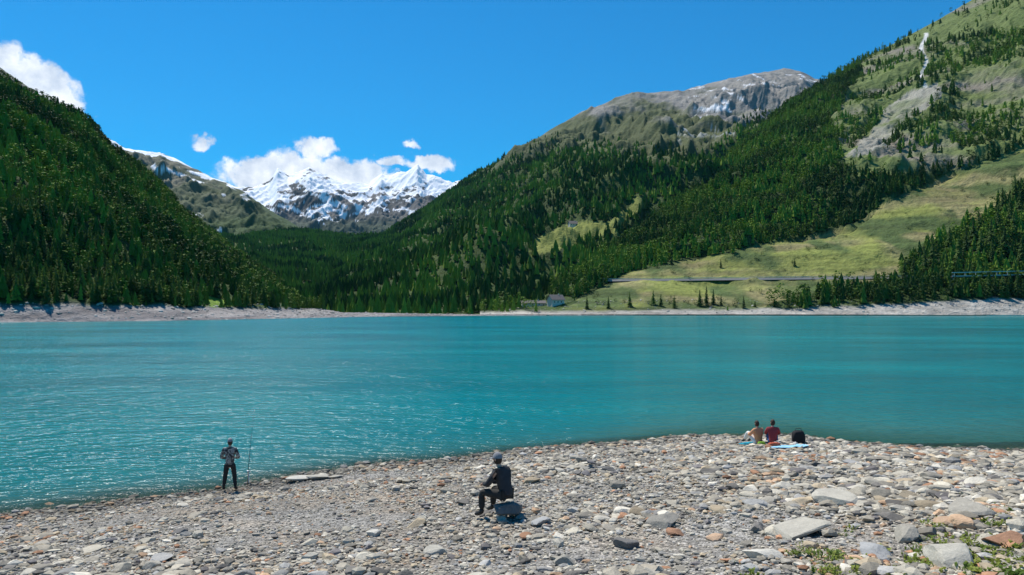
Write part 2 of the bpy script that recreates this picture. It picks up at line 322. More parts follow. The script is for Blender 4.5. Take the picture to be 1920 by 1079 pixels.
# C
px, py, wx, wy, x, y, z, n, c, fo = paint_forest(C)
tl = np.interp(px, [850, 950, 1050, 1180, 1330, 1400, 1560], [350, 312, 285, 300, 300, 240, 190])
rock = sstep(14, -14, wy - tl)
rc = lerp(SCRUB * 1.1, ROCK, sstep(-.25, .45, ridged(x * .006, z * .008, 5, 70) * .7 + .4 * fbm(x * .02, z * .02, 4, 71) + (215 - py) / 150 + (px - 1300) / 900))
snc = sstep(.62, .75, ridged(x * .012 + z * .01, z * .014, 4, 75)) * (px > 1270) * sstep(300, 180, py) * .9
c = mixin(c, rock, rc); c = lerp(c, np.tile(SNOW, (len(c), 1)), snc * rock)
gl = np.maximum.reduce([inpoly(wx, wy, p).astype(float) for p in CLEAR_PX[:2]]); c = mixin(c, gl, MEADOW * 1.0)
fo = (1 - rock) * (1 - gl) + .25 * sstep(40, 0, tl - wy) * rock
finish(C, M_TERR, c); C['forest'] = np.clip(fo, 0, 1)
# D
px, py, wx, wy, x, y, z, n, c, fo = paint_forest(D_)
md = inpoly(wx, wy, MEADOW_PX).astype(float); us = upper_scrub(wx, wy).astype(float); wg = inpoly(wx, wy, CLEAR_PX[3]).astype(float)
mc = lerp(MEADOW, np.array([.24, .215, .10]), sstep(-.3, .4, fbm(x * .012, y * .03, 5, 80))); mc = lerp(mc, np.tile([.075, .11, .035], (len(mc), 1)), sstep(-.1, .4, fbm(x * .03, z * .05, 4, 81))); mc = mc * (1 + .5 * np.clip(fbm(x * .01, z * .35, 4, 181), -.6, .6))[:, None]
uc = lerp(np.array([.13, .17, .055]), np.array([.22, .20, .16]), sstep(.12, .6, fbm(x * .012 + z * .004, z * .02, 5, 82)))
c = mixin(c, us, uc); c = mixin(c, md, mc); c = mixin(c, wg * sstep(-.55, .1, fbm(x * .03, z * .02, 4, 191)), np.array([.29, .28, .235]))
wf = sstep(5, 2.5, np.abs(px - (1732 + 5 * np.sin(py * .12)))) * (py > 62) * (py < 165); c = lerp(c, np.tile([.6, .6, .58], (len(c), 1)), wf)
zb = np.interp(px, [900, 1200, 1450, 1700, 1920, 2500], [3, 4, 6, 10, 14, 16]) * (1 + .3 * fbm(x * .05, y * .05, 3, 83)); gv = sstep(zb + 1.5, zb - 1.5, z)
gc = lerp(GRAVEL * 1.0, GRAVEL * .7, sstep(-.3, .5, fbm(x * .05, z * .5, 4, 84))); c = mixin(c, gv, gc)
fo = (1 - md) * (1 - gv) * (1 - wg) * (1 - us * np.where(fbm(x * .015, z * .02, 3, 85) > .12, .6, .975)); fo *= (1 - wf); fo *= 1 - (((px - 1022) / 50) ** 2 + ((py - 570) / 14) ** 2 < 1)
D_['forest'] = np.clip(fo, 0, 1); finish(D_, M_TERR, c)
# A
px, py, wx, wy, x, y, z, n, c, fo = paint_forest(A)
zb = np.interp(px, [-300, 0, 200, 400, 560, 1200], [9, 8, 7.5, 6.5, 6, 4]) * (1 + .25 * fbm(x * .06, y * .06, 3, 86)); gv = sstep(zb + 1, zb - 1, z)
gc = lerp(np.array([.30, .28, .27]), np.array([.16, .15, .15]), sstep(-.3, .4, fbm(x * .05, z * .4, 4, 87))); c = mixin(c, gv, gc)
gl = inpoly(wx, wy, CLEAR_PX[2]).astype(float); c = mixin(c, gl, np.array([.16, .26, .04]))
A['forest'] = np.clip((1 - gv) * (1 - gl), 0, 1) * np.where(fbm(x * .03, y * .03, 3, 88) > .42, .25, 1); finish(A, M_TERR, c)

# ------------------------------------------------------------------ conifers
def cone_tree(rings, sides, seed, r0=.17, trunk=.08):
    g = np.random.default_rng(seed); V = []; Fc = []
    for k in range(rings):
        zb = trunk + (1 - trunk) * k / rings * .92; zt = min(1, zb + (1 - trunk) / rings * 1.7); r = r0 * (1 - k / rings) ** .8 + .015
        b = len(V); V.append((0, 0, zt)); m = sides * 2; a0 = g.random() * 6
        for j in range(m):
            rr = r * ((1.15 if j % 2 else .6) + g.uniform(-.2, .2)); V.append((rr * math.cos(a0 + j * 2 * math.pi / m), rr * math.sin(a0 + j * 2 * math.pi / m), zb + g.uniform(-.02, .03) + (0 if j % 2 else .03)))
        for j in range(m): Fc.append((b, b + 1 + j, b + 1 + (j + 1) % m))
    return np.array(V, np.float32), np.array(Fc, np.int32)
def round_tree(seed, nb=46, w=.24):
    g = np.random.default_rng(seed); V = []; Fc = []
    for k in range(nb):
        t = g.random() ** .8; zc = .2 + .78 * t; r = w * math.sin(math.pi * min(1, (1.04 - t * .97))) ** .6 * g.uniform(.3, 1); a = g.random() * 6.283
        cx, cy = r * math.cos(a), r * math.sin(a); s = g.uniform(.05, .10); b = len(V)
        for j in range(4):
            d = g.normal(size=3); d /= np.linalg.norm(d); V.append((cx + d[0] * s, cy + d[1] * s, zc + d[2] * s * .7))
        Fc += [(b, b + 1, b + 2), (b, b + 2, b + 3), (b, b + 3, b + 1), (b + 1, b + 3, b + 2)]
    return np.array(V, np.float32), np.array(Fc, np.int32)
def spruce_hi(seed, r0=.17, w=1.0):
    g = np.random.default_rng(seed); V = []; Fc = []; layers = 20
    for k in range(layers):
        t = k / layers; zc = .10 + .88 * t; L = r0 * (1 - t) ** .85 * w + .012; nb = 9 if k < 13 else 6
        for j in range(nb):
            if g.random() < .1: continue
            a = g.random() * 6.283; l = L * g.uniform(.65, 1.2); dr = g.uniform(.02, .05) * (1 - t * .6); up = .03
            ca, sa = math.cos(a), math.sin(a)
            for q in range(3):
                f0, f1 = q / 3 * .9, (q + 1.25) / 3 * .9; wd = l * (.34 - .07 * q) * g.uniform(.8, 1.2); b = len(V)
                z0 = zc + up - dr * f0 * 1.6 + g.uniform(-.01, .01); z1 = zc + up - dr * f1 * 2.0 - .012
                tw = g.uniform(-.5, .5) * .03
                V += [(ca * l * f0, sa * l * f0, z0 + .012), (ca * l * (f0 + f1) / 2 - sa * wd, sa * l * (f0 + f1) / 2 + ca * wd, (z0 + z1) / 2 - .012 + tw), (ca * l * f1, sa * l * f1, z1),
                      (ca * l * (f0 + f1) / 2 + sa * wd, sa * l * (f0 + f1) / 2 - ca * wd, (z0 + z1) / 2 - .012 - tw)]
                Fc += [(b, b + 1, b + 2), (b, b + 2, b + 3)]
    b = len(V); V += [(-.012, 0, .93), (.012, 0, .93), (0, 0, 1.02), (0, .012, .93)]; Fc += [(b, b + 1, b + 2), (b + 1, b + 3, b + 2), (b + 3, b, b + 2)]
    return np.array(V, np.float32), np.array(Fc, np.int32)
def scatter(s, n, seed):
    """n random points on the front of a sheet, uniform over its area, thinned by its forest mask"""
    g = np.random.default_rng(seed); Fc = s['F'][: (s['nfront'] - 1) * (s['nu'] - 1)]; V = s['V']
    a, b, d = V[Fc[:, 0]], V[Fc[:, 1]], V[Fc[:, 3]]; ar = np.linalg.norm(np.cross(b - a, d - a), axis=1)
    k = g.choice(len(Fc), n, p=ar / ar.sum()); r1, r2 = g.random(n), g.random(n)
    c = V[Fc[k, 2]]; a, b, d = a[k], b[k], d[k]
    p = a * ((1 - r1) * (1 - r2))[:, None] + b * (r1 * (1 - r2))[:, None] + c * (r1 * r2)[:, None] + d * ((1 - r1) * r2)[:, None]
    keep = g.random(n) < s['forest'][Fc[k, 0]]; p = p[keep]
    px, py = proj(p); return p[(px > -120) & (px < 2040) & (py > -80)]
def stamp(T, pos, h, wid, rot, tint, jit=.0):
    V, Fc = T; n = len(pos); ca, sa = np.cos(rot), np.sin(rot)
    X = V[None, :, 0] * ca[:, None] - V[None, :, 1] * sa[:, None]; Y = V[None, :, 0] * sa[:, None] + V[None, :, 1] * ca[:, None]
    hw = (h * wid)[:, None]; out = np.stack([pos[:, 0, None] + X * hw, pos[:, 1, None] + Y * hw, pos[:, 2, None] + V[None, :, 2] * h[:, None]], 2).reshape(-1, 3)
    return out, (Fc[None] + (np.arange(n) * len(V))[:, None, None]).reshape(-1, 3), np.repeat(tint, len(V), 0)
def join(parts):
    Vs, Fs, Cs = [], [], []; o = 0
    for v, f, c in parts: Vs.append(v); Fs.append(f + o); Cs.append(c); o += len(v)
    return np.concatenate(Vs), np.concatenate(Fs), np.concatenate(Cs)
def tree_tints(p, g, lo=(.05, .105, .02), hi=(.22, .34, .045)):
    n = fbm(p[:, 0] * .012, p[:, 1] * .012 + p[:, 2] * .01, 3, 90); t = np.clip(.5 + 1.3 * n + g.normal(0, .22, len(p)), 0, 1); return lerp(np.array(lo), np.array(hi), t)
g = np.random.default_rng(77)
FIELDS = dict(A=(scatter(A, 25000, 1), 8.6, 3.2), D=(scatter(D_, 56000, 2), 10.5, 3.8), C=(scatter(C, 80000, 3), 11.5, 4), V=(scatter(V_, 30000, 4), 11.5, 3.5))
cand = []; rest = {}
for k, (p, hm, hs) in FIELDS.items():
    h = np.clip(g.normal(hm, hs, len(p)), hm * .45, hm * 1.6); px, py = proj(p)
    near = (h / p[:, 1]) * ((px > 5) & (px < 1915) & (py < 600)) if k in 'AD' else np.zeros(len(p))
    rest[k] = (p, h, near)
EXTRA = []                                    # trees one can tell apart, placed by hand: (px of foot, py of foot, depth, height px, broad?)
def ground_at(s, px, py):
    qx, qy = proj(s['V'][: s['nfront'] * s['nu']]); i = np.argmin((qx - px) ** 2 + (qy - py) ** 2); return s['V'][i]
for (px_, py_, hp) in [(1312, 575, 32), (1325, 574, 38), (1338, 572, 30), (1352, 574, 22), (1580, 556, 24), (1592, 560, 18), (1490, 500, 16), (1260, 497, 20), (1352, 502, 18), (1640, 548, 30), (1668, 545, 34),
                       (1695, 528, 44), (1712, 520, 40), (1708, 552, 36), (1735, 512, 46), (1750, 500, 52), (1765, 535, 44), (1745, 548, 30), (1780, 478, 52), (1798, 500, 58), (1812, 478, 56), (1790, 545, 34), (1825, 460, 50), (1840, 490, 60), (1858, 470, 62),
                       (1872, 440, 58), (1885, 490, 66), (1900, 455, 64), (1912, 420, 60), (1880, 400, 50), (1905, 380, 54), (1915, 500, 60), (1862, 500, 50), (1835, 435, 44), (1895, 425, 58), (1240, 575, 24), (1225, 572, 30), (1180, 576, 30), (1416, 576, 14), (1452, 575, 16), (1508, 574, 24), (1514, 573, 17), (1540, 571, 30), (1556, 569, 26), (1620, 562, 34), (1634, 563, 28), (1656, 560, 34), (1674, 558, 38), (1686, 560, 30), (1395, 578, 24), (1265, 578, 26), (1140, 579, 24), (1100, 580, 26), (1860, 545, 26), (1905, 545, 28), (1782, 553, 34), (1796, 556, 40), (1811, 552, 34), (1824, 557, 42), (1838, 554, 36), (1852, 558, 42), (1866, 555, 38), (1880, 558, 44), (1893, 553, 36), (1908, 557, 44), (1803, 560, 30), (1845, 562, 30), (1888, 562, 32), (1918, 560, 40)]:
    q = ground_at(D_, px_, py_); EXTRA.append((q, hp / F * q[1]))
thr = np.sort(np.concatenate([r[2] for r in rest.values()]))[-(300 - len(EXTRA))]
lead = [(q, h, 'extra') for q, h in EXTRA]
for k, (p, h, near) in rest.items():
    sel = near >= thr
    lead += [(q, hh, k) for q, hh in zip(p[sel], h[sel])]; rest[k] = (p[~sel], h[~sel])
T_LO = [cone_tree(3, 5, 1), cone_tree(4, 5, 2, .14), cone_tree(3, 6, 3, .2)]; T_FAR = [cone_tree(2, 4, 5, .17), cone_tree(2, 5, 6, .2)]; T_RND = [round_tree(4), round_tree(9, 40, .28)]
NAMES = dict(A=('left_forest', T_LO + T_RND), D=('right_forest', T_LO + T_RND), C=('mountain_forest', T_FAR), V=('valley_forest', T_FAR))
for k, (p, h) in rest.items():
    nm, Ts = NAMES[k]; pick = g.integers(0, len(Ts), len(p)); parts = []
    for i, T in enumerate(Ts):
        q = pick == i; tt = tree_tints(p[q], g); pp = p[q] - np.array([0, 0, .4])
        parts.append(stamp(T, pp, h[q], g.uniform(.85, 1.35, q.sum()), g.random(q.sum()) * 6.28, tt))
    V, Fc, Cc = join(parts); tag(np_mesh(nm, V, Fc, M_LEAF, col=Cc), 'dense mass of small conifers on the ' + {'A': 'steep left slope', 'D': 'right slope', 'C': 'flank of the rocky right mountain', 'V': 'hill at the valley end'}[k], 'forest', kind='stuff')
# individually built trees: trunk + crown
def trunk_mesh():
    V = []; Fc = []; rr = [(0, .018), (.3, .013), (.7, .007), (.96, .002)]
    for z_, r_ in rr:
        for j in range(6): V.append((r_ * math.cos(j * 1.047), r_ * math.sin(j * 1.047), z_))
    for k in range(3):
        for j in range(6): Fc.append((k * 6 + j, k * 6 + (j + 1) % 6, k * 6 + 6 + (j + 1) % 6, k * 6 + 6 + j))
    return np.array(V), np.array(Fc)
protos = []
TV, TF = trunk_mesh()
for i in range(6):
    V, Fc = spruce_hi(20 + i, r0=.17 if i < 4 else .22); V = V.copy(); gg = np.random.default_rng(i)
    cc = tree_tints(gg.random((1, 3)) * 400, gg); base = lerp(np.array([.04, .088, .022]), np.array([.15, .23, .045]), np.array([[.1, .35, .6, .9, .3, .7][i]]))
    colr = np.repeat(base, len(V), 0) * (1 + .25 * gg.normal(size=(len(V), 1))).clip(.5, 1.6)
    root = empty('conifer_tree'); cr = np_mesh('crown', V, Fc, M_LEAF, root, col=colr); tr = np_mesh('trunk', TV, TF, M_TRUNK, root, smooth=True)
    protos.append((root, cr, tr, [False]))
def place_tree(q, h, proto, label, group):
    root, cr, tr, used = protos[proto]
    if used[0]:
        r2 = root.copy(); COL.objects.link(r2)
        for ch in (cr, tr): c2 = ch.copy(); COL.objects.link(c2); c2.parent = r2
    else: r2 = root; used[0] = True
    wd = random.uniform(.95, 1.35); r2.location = (q[0], q[1], q[2] - .3); r2.scale = (h * wd, h * wd, h); r2.rotation_euler = (0, 0, random.random() * 6.28)
    return tag(r2, label, 'tree', group)
for q, h, k in lead:
    px_, py_ = proj(np.array([q])); px_ = px_[0]
    if k == 'A': place_tree(q, h, random.randrange(6), 'dark green conifer in the forest at the foot of the left slope', 'conifers at the foot of the left slope')
    elif k == 'D': place_tree(q, h, random.randrange(6), 'green conifer in the lowest rows of the right hillside forest', 'conifers low on the right slope')
    elif px_ > 1685: place_tree(q, h, random.randrange(3), 'tall dark conifer in the stand around the road bridge on the right', 'tall conifers round the road bridge')
    elif px_ > 1240 and px_ < 1700: place_tree(q, h, random.randrange(3), 'small dark conifer standing alone or in a clump on the lakeside meadow', 'scattered conifers on the meadow')
    else: place_tree(q, h, random.randrange(6), 'conifer at the forest edge where the far gravel shore begins', 'conifers at the forest edge by the far shore')

# ------------------------------------------------------------------ stones on the beach
def ico(sub):
    import bmesh
    bm = bmesh.new(); bmesh.ops.create_icosphere(bm, subdivisions=sub, radius=1); V = np.array([v.co[:] for v in bm.verts]); Fc = np.array([[v.index for v in f.verts] for f in bm.faces]); bm.free(); return V, Fc
def stone_shape(sub, seed, cuts=12):
    g = np.random.default_rng(seed); V, Fc = ico(sub); V = V.copy()
    for _ in range(cuts):                     # break planes, as on quarried and river stone
        n = g.normal(size=3); n /= np.linalg.norm(n); d = g.uniform(.42, .85); k = V @ n; V -= np.outer(np.maximum(k - d, 0) * .97, n)
    V *= (1 + .07 * fbm(V[:, 0] * 2 + seed, V[:, 1] * 2 + V[:, 2] * 1.7, 3, seed % 50))[:, None]
    V *= np.array([g.uniform(.95, 1.35), g.uniform(.7, 1.0), g.uniform(.34, .62)]); return V.astype(np.float32), Fc.astype(np.int32)
PAL = np.array([[.34, .315, .26], [.41, .385, .32], [.26, .245, .21], [.50, .475, .41], [.16, .152, .14], [.31, .31, .30], [.37, .31, .22], [.36, .20, .12], [.42, .29, .19], [.17, .16, .16]])
PW = np.array([.22, .2, .15, .12, .08, .09, .08, .02, .02, .03])
def stone_cols(n, x, y, g):
    rust = sstep(.25, .5, fbm(x * .45, y * .45, 3, 101)); w = np.cumsum(PW / PW.sum()); i = np.searchsorted(w, g.random(n)); i = np.clip(i, 0, 9)
    i = np.where(g.random(n) < rust * .28, g.integers(6, 9, n), i); return PAL[i] * g.uniform(.68, 1.42, (n, 1)) * np.array([1.03, 1.0, .95])
def to_ground(px, py):                        # where a pixel's ray meets the beach
    px = np.atleast_1d(np.asarray(px, float)); py = np.atleast_1d(np.asarray(py, float)); D = H * F / (py - YH)
    for _ in range(40):
        x = (px - 960) / F * D; z = np.maximum(beach_z(x, D), 0); D = D * .5 + .5 * (H - z) * F / (py - YH)
    x = (px - 960) / F * D; return np.stack([x, D, beach_z(x, D)], 1)
g = np.random.default_rng(501)
def beach_pts(n):
    y = g.uniform(8.2, 40, n * 2); x = (g.uniform(-60, 1980, n * 2) - 960) / F * y; w = y / 40; k = g.random(n * 2) < w
    x, y = x[k], y[k]; d = shore_d(x, y); k = d > -1.9; return x[k], y[k], d[k]
x, y, d = beach_pts(230000)
cob = np.clip(.42 + .8 * fbm(x * .22 + 3, y * .35, 4, 111) + .035 * x + .5 * sstep(1.6, .2, d) , 0, 1)   # cobbly against fine-gravel patches
r = .019 * np.exp(np.abs(g.normal(0, .66, len(x)))) * (.7 + 1.05 * cob) * np.where(g.random(len(x)) < .02 * (cob + .25), 2.1, 1)
k = g.random(len(x)) < (.30 + .8 * cob); x, y, d, r = x[k], y[k], d[k], np.minimum(r[k], .22)
SPOT = [(560, 902, .55, 3), (598, 899, .45, 1), (630, 896, .3, 0), (1500, 1003, .50, 1), (1818, 962, .42, 0), (1243, 985, .36, 2), (1790, 1052, .36, 1), (816, 1040, .22, 1), (1175, 1026, .30, 4), (1565, 946, .55, 1), (1700, 1010, .3, 0), (1640, 1040, .3, 5),
        (1880, 1020, .28, 7), (1270, 1003, .2, 7), (1340, 1012, .2, 8), (1556, 930, .22, 8), (1868, 911, .22, 7), (1790, 985, .22, 8), (1430, 1050, .26, 3), (1010, 985, .25, 5), (1060, 1060, .24, 0), (700, 1005, .2, 3), (340, 1000, .17, 4), (210, 1015, .15, 9)]
gp = to_ground([a[0] for a in SPOT], [a[1] for a in SPOT])
HEAP = [(1062, 878), (1075, 876), (1088, 880), (1100, 884), (1112, 888), (1070, 888), (1085, 890), (1098, 893), (1120, 880), (1130, 890), (1079, 868), (1090, 871), (1142, 893), (1108, 878)]
hp = to_ground([a[0] for a in HEAP], [a[1] for a in HEAP])
size = r / y * ((np.abs(x / y * F) < 940) & (y > 9.5) & (d > 0)); n_lead = 300 - len(SPOT) - len(HEAP); idx = np.argsort(-size); L, rest_i = idx[:n_lead], idx[n_lead:]
z = beach_z(x, y); cols = stone_cols(len(x), x, y, g)
SH = [stone_shape(1, 200 + i, 7) for i in range(10)]
parts = []
pick = g.integers(0, 10, len(x))
for i, (V, Fc) in enumerate(SH):
    q = rest_i[pick[rest_i] == i]; pos = np.stack([x[q], y[q], z[q] + r[q] * (.12 + .3 * g.random(len(q)))], 1)
    parts.append(stamp((V, Fc), pos, r[q], np.ones(len(q)), g.random(len(q)) * 6.28, cols[q]))
V, Fc, Cc = join(parts); wet = sstep(.20, .03, V[:, 2] + .05 * fbm(V[:, 0] * .9, V[:, 1] * .9, 2, 7))[:, None]; Cc = Cc * (1 - .5 * wet)
tag(np_mesh('stones', V, Fc, M_STONE, col=Cc), 'loose grey and buff stones covering the whole beach', 'stones', kind='stuff')
def stone_obj(pos, rad, colr, seed, label, group, flat=1.0):
    V, Fc = stone_shape(3, seed, 10); V = V * rad; V[:, 2] *= flat; a = random.random() * 6.28
    o = np_mesh('stone', V, Fc, M_STONE, col=np.repeat(np.array([colr]), len(V), 0), smooth=False)
    o.location = (pos[0], pos[1], pos[2] + rad * .16); o.rotation_euler = (random.uniform(-.15, .15), random.uniform(-.15, .15), a); return tag(o, label, 'stone', group)
def tone(c):
    c = np.array(c)
    return 'rust-coloured' if c[0] > c[2] * 1.5 else 'pale' if c.mean() > .46 else 'dark grey' if c.mean() < .27 else 'grey'
for n_, i in enumerate(L):
    t_ = tone(cols[i]); side = 'right' if x[i] > 3 else 'left' if x[i] < -3 else 'middle'
    stone_obj((x[i], y[i], z[i]), r[i], cols[i], 900 + n_, f'{t_} stone among the larger cobbles on the {side} of the beach', f'{t_} cobbles on the {side} of the beach')
SL = ['flat pale slab in the shallows at the left waterline, widest of three', 'flat pale rock at the left waterline between two others', 'small flat rock right of the pale slabs at the left waterline', 'long whitish slab among cobbles near the bottom of the right beach',
      'big rounded pale boulder near the right edge of the beach', 'tall grey boulder right of the beach centre with a dark shadow', 'pale slab with green weeds around it in the bottom right corner', 'pale stone alone on fine gravel near the bottom left of centre',
      'dark grey boulder below the tall grey boulder near the bottom edge', 'longest pale flat rock lying across the middle of the right beach', 'buff boulder between the whitish slab and the right edge', 'bluish grey boulder among weeds at the bottom right',
      'large rust-red rock at the right edge near the weeds', 'rust-red stone just below the tall grey boulder', 'orange-brown stone right of the rust-red stone near the bottom', 'orange-brown stone behind the longest flat rock', 'rust-red stone at the far right of the upper beach',
      'orange-brown stone just below the big rounded pale boulder', 'whitish stone left of the weeds at the bottom edge', 'bluish grey stone just right of the seated angler', 'buff stone at the bottom edge right of the seated angler', 'whitish stone left of the seated angler on the lower beach',
      'small dark stone on fine gravel below the standing angler', 'black stone on the bare gravel at the lower left']
for n_, ((a, b_, rad, ci), q) in enumerate(zip(SPOT, gp)): stone_obj((q[0], q[1], max(q[2], -.02)), rad, PAL[ci] * random.uniform(.95, 1.1), 1500 + n_, SL[n_], None, .62 if n_ in (0, 1, 2, 3, 9) else 1.0)
for n_, q in enumerate(hp): stone_obj((q[0], q[1], q[2] + (.16 if n_ > 9 else .03)), random.uniform(.13, .2), PAL[random.choice([4, 2, 4, 0, 9])], 1700 + n_, 'dark stone in the low heap of stones in the middle of the beach', 'stones heaped together on the beach')

# ------------------------------------------------------------------ weeds between the stones
M_WEED = tint_mat('weed_leaf', s1=6, a1=.2, s2=40, a2=.2, trans=.35, rough=.6)
g = np.random.default_rng(77)
wx = g.uniform(1380, 1960, 900); wy = g.uniform(930, 1085, 900); w_ = sstep(.0, .3, fbm(wx * .02, wy * .03, 3, 120) + (wx - 1700) / 900 + (wy - 1020) / 220 - .1)
k = g.random(900) < w_ * .72; q = to_ground(wx[k], wy[k])
VV = []; FF = []; CC = []
for p_ in q:
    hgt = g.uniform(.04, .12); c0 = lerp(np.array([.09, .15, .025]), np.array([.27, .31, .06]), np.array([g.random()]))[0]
    for _ in range(g.integers(9, 22)):
        a = g.random() * 6.28; s_ = g.uniform(.4, 1) * hgt; ox, oy = g.normal(0, .05, 2); b = len(VV); ca, sa = math.cos(a), math.sin(a); w2 = s_ * .22; up = g.uniform(.4, 1.1); l = s_ * g.uniform(.5, 1)
        for (f_, ww, zz) in ((0, .3, 0), (.5, 1, up * .6), (1, .1, up * .75)):
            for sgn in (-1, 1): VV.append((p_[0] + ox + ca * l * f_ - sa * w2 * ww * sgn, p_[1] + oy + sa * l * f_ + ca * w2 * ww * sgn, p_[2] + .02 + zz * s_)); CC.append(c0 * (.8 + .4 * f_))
        FF += [(b, b + 1, b + 3, b + 2), (b + 2, b + 3, b + 5, b + 4)]
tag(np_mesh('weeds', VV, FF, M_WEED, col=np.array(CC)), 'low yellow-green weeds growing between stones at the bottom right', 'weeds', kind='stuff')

# ------------------------------------------------------------------ people
import bmesh
def skin_mesh(name, chains, mat, parent, subdiv=2, extra=None):
    """chains: lists of (x, y, z, rx[, ry]); points that coincide are merged, so limbs join the trunk"""
    key = {}; vs = []; es = []; rd = []
    for ch in chains:
        prev = None
        for p in ch:
            k = tuple(round(c, 4) for c in p[:3])
            if k not in key: key[k] = len(vs); vs.append(p[:3]); rd.append((p[3], p[4] if len(p) > 4 else p[3]))
            if prev is not None and prev != key[k]: es.append((prev, key[k]))
            prev = key[k]
    me = bpy.data.meshes.new(name); me.from_pydata(vs, es, []); me.update(); o = bpy.data.objects.new(name, me); COL.objects.link(o)
    md = o.modifiers.new('skin', 'SKIN'); md.use_smooth_shade = True
    for i, sv in enumerate(me.skin_vertices[0].data): sv.radius = rd[i]; sv.use_root = (i == 0)
    if subdiv: sb = o.modifiers.new('sub', 'SUBSURF'); sb.levels = subdiv; sb.render_levels = subdiv
    dg = bpy.context.evaluated_depsgraph_get(); dg.update(); m2 = bpy.data.meshes.new_from_object(o.evaluated_get(dg)); o.modifiers.clear(); o.data = m2; bpy.data.meshes.remove(me)
    if extra:
        bm = bmesh.new(); bm.from_mesh(m2)
        for ex in extra:
            vmap = [bm.verts.new(v) for v in ex[0]]
            for f in ex[1]: 
                nf = bm.faces.new([vmap[i] for i in f]); nf.smooth = True; nf.material_index = ex[2]
        bm.to_mesh(m2); bm.free()
    m2.materials.clear()
    for m_ in (mat if isinstance(mat, list) else [mat]): m2.materials.append(m_)
    o.parent = parent; return o
def head_parts(c, fwd, hs=1.0):
    """a head with brow, nose, chin and ears; c centre, fwd unit vector in the plane"""
    V, Fc = ico(3); f = np.array([fwd[0], fwd[1], 0.]); rt = np.array([f[1], -f[0], 0.]); out = []
    for v in V:
        sx, sy, sz = v; wx_ = .075; wy_ = .095; wz = .118
        px_ = sx * wx_ * (1 - .22 * max(0, -sz)); py_ = sy * wy_; pz = sz * wz
        if sy > .5 and sz < -.55: py_ += .012
        if sy > .75 and abs(sx) < .22 and -.35 < sz < .12: py_ += .026 * (1 - abs(sx) / .22)
        if sy > .6 and .1 < sz < .3 and .2 < abs(sx) < .5: py_ -= .010
        if sy > .8 and abs(sz + .48) < .09 and abs(sx) < .3: py_ -= .005
        out.append(np.array(c) + hs * (rt * px_ + f * py_ + np.array([0, 0, pz])))
    E_, EF = ico(1); ex = [(out, Fc.tolist(), 0)]
    for sgn in (-1, 1):
        ex.append(([np.array(c) + hs * (rt * (sgn * .077 + v[0] * .010) + f * (v[1] * .022 - .005) + np.array([0, 0, v[2] * .033 - .005])) for v in E_], EF.tolist(), 0))
        ex.append(([np.array(c) + hs * (rt * (sgn * .028 + v[0] * .012) + f * (v[1] * .008 + .082) + np.array([0, 0, v[2] * .008 + .022])) for v in E_], EF.tolist(), 1))
    ex.append(([np.array(c) + hs * (rt * (v[0] * .024) + f * (v[1] * .006 + .087) + np.array([0, 0, v[2] * .006 - .058])) for v in E_], EF.tolist(), 2)); return ex
def cap_shell(name, c, fwd, mat, parent, lo=.15, brim=True, grow=1.12, hair=False):
    f = np.array([fwd[0], fwd[1], 0.]); rt = np.array([f[1], -f[0], 0.]); V = []; Fc = []; n = 20; rows = 7
    for i in range(rows + 1):
        for j in range(n):
            a = 2 * math.pi * j / n; low = lo
            if hair: low = lo if math.sin(a) > .35 else -.75
            el = math.pi / 2 - (math.pi / 2 - math.asin(low)) * i / rows
            V.append(np.array(c) + grow * (rt * math.cos(el) * math.cos(a) * .078 + f * math.cos(el) * math.sin(a) * .098 + np.array([0, 0, math.sin(el) * .12])))
    for i in range(rows):
        for j in range(n): Fc.append((i * n + j, i * n + (j + 1) % n, (i + 1) * n + (j + 1) % n, (i + 1) * n + j))
    if brim:
        b = len(V); m = 8
        for k in range(m + 1):
            a = math.pi * (.15 + .7 * k / m)
            for rr, dz in ((1.0, .02), (1.75, .0), (1.75, -.008), (1.0, .008)): V.append(np.array(c) + grow * (rt * math.cos(a) * .078 + f * math.sin(a) * .098 * rr + np.array([0, 0, dz])))
        for k in range(m):
            for q_ in range(4): Fc.append((b + 4 * k + q_, b + 4 * k + (q_ + 1) % 4, b + 4 * (k + 1) + (q_ + 1) % 4, b + 4 * (k + 1) + q_))
    return np_mesh(name, V, Fc, mat, parent, smooth=True)
def hand(w, d, n):
    """palm and five curled fingers from wrist w along unit d, palm normal n; returns skin chains"""
    w, d, n = (np.array(v, float) for v in (w, d, n)); d /= np.linalg.norm(d); n -= d * n.dot(d); n /= np.linalg.norm(n); s = np.cross(d, n); ch = []
    pc = w + d * .045; ch.append([(*w, .026, .02), (*pc, .034, .016)])
    for k, (off, ln) in enumerate(((-.030, .066), (-.010, .076), (.010, .071), (.030, .056))):
        r_ = w + d * .088 + s * off; a_ = r_ + d * ln * .42 + n * .012; b_ = a_ + d * ln * .22 + n * ln * .30; c_ = b_ - d * ln * .08 + n * ln * .30
        ch.append([(*pc, .034, .016), (*r_, .0095), (*a_, .009), (*b_, .0085), (*c_, .0075)])
    t1 = w + d * .03 - s * .036 + n * .012; t2 = t1 + d * .032 - s * .012 + n * .018; t3 = t2 + d * .022 + s * .012 + n * .014
    ch.append([(*pc, .034, .016), (*t1, .012), (*t2, .0105), (*t3, .009)]); return ch
SKIN = [pmat('skin', (.55, .33, .23), .6, noise=.06), pmat('eye', (.03, .02, .02), .3), pmat('lips', (.42, .18, .15), .5)]
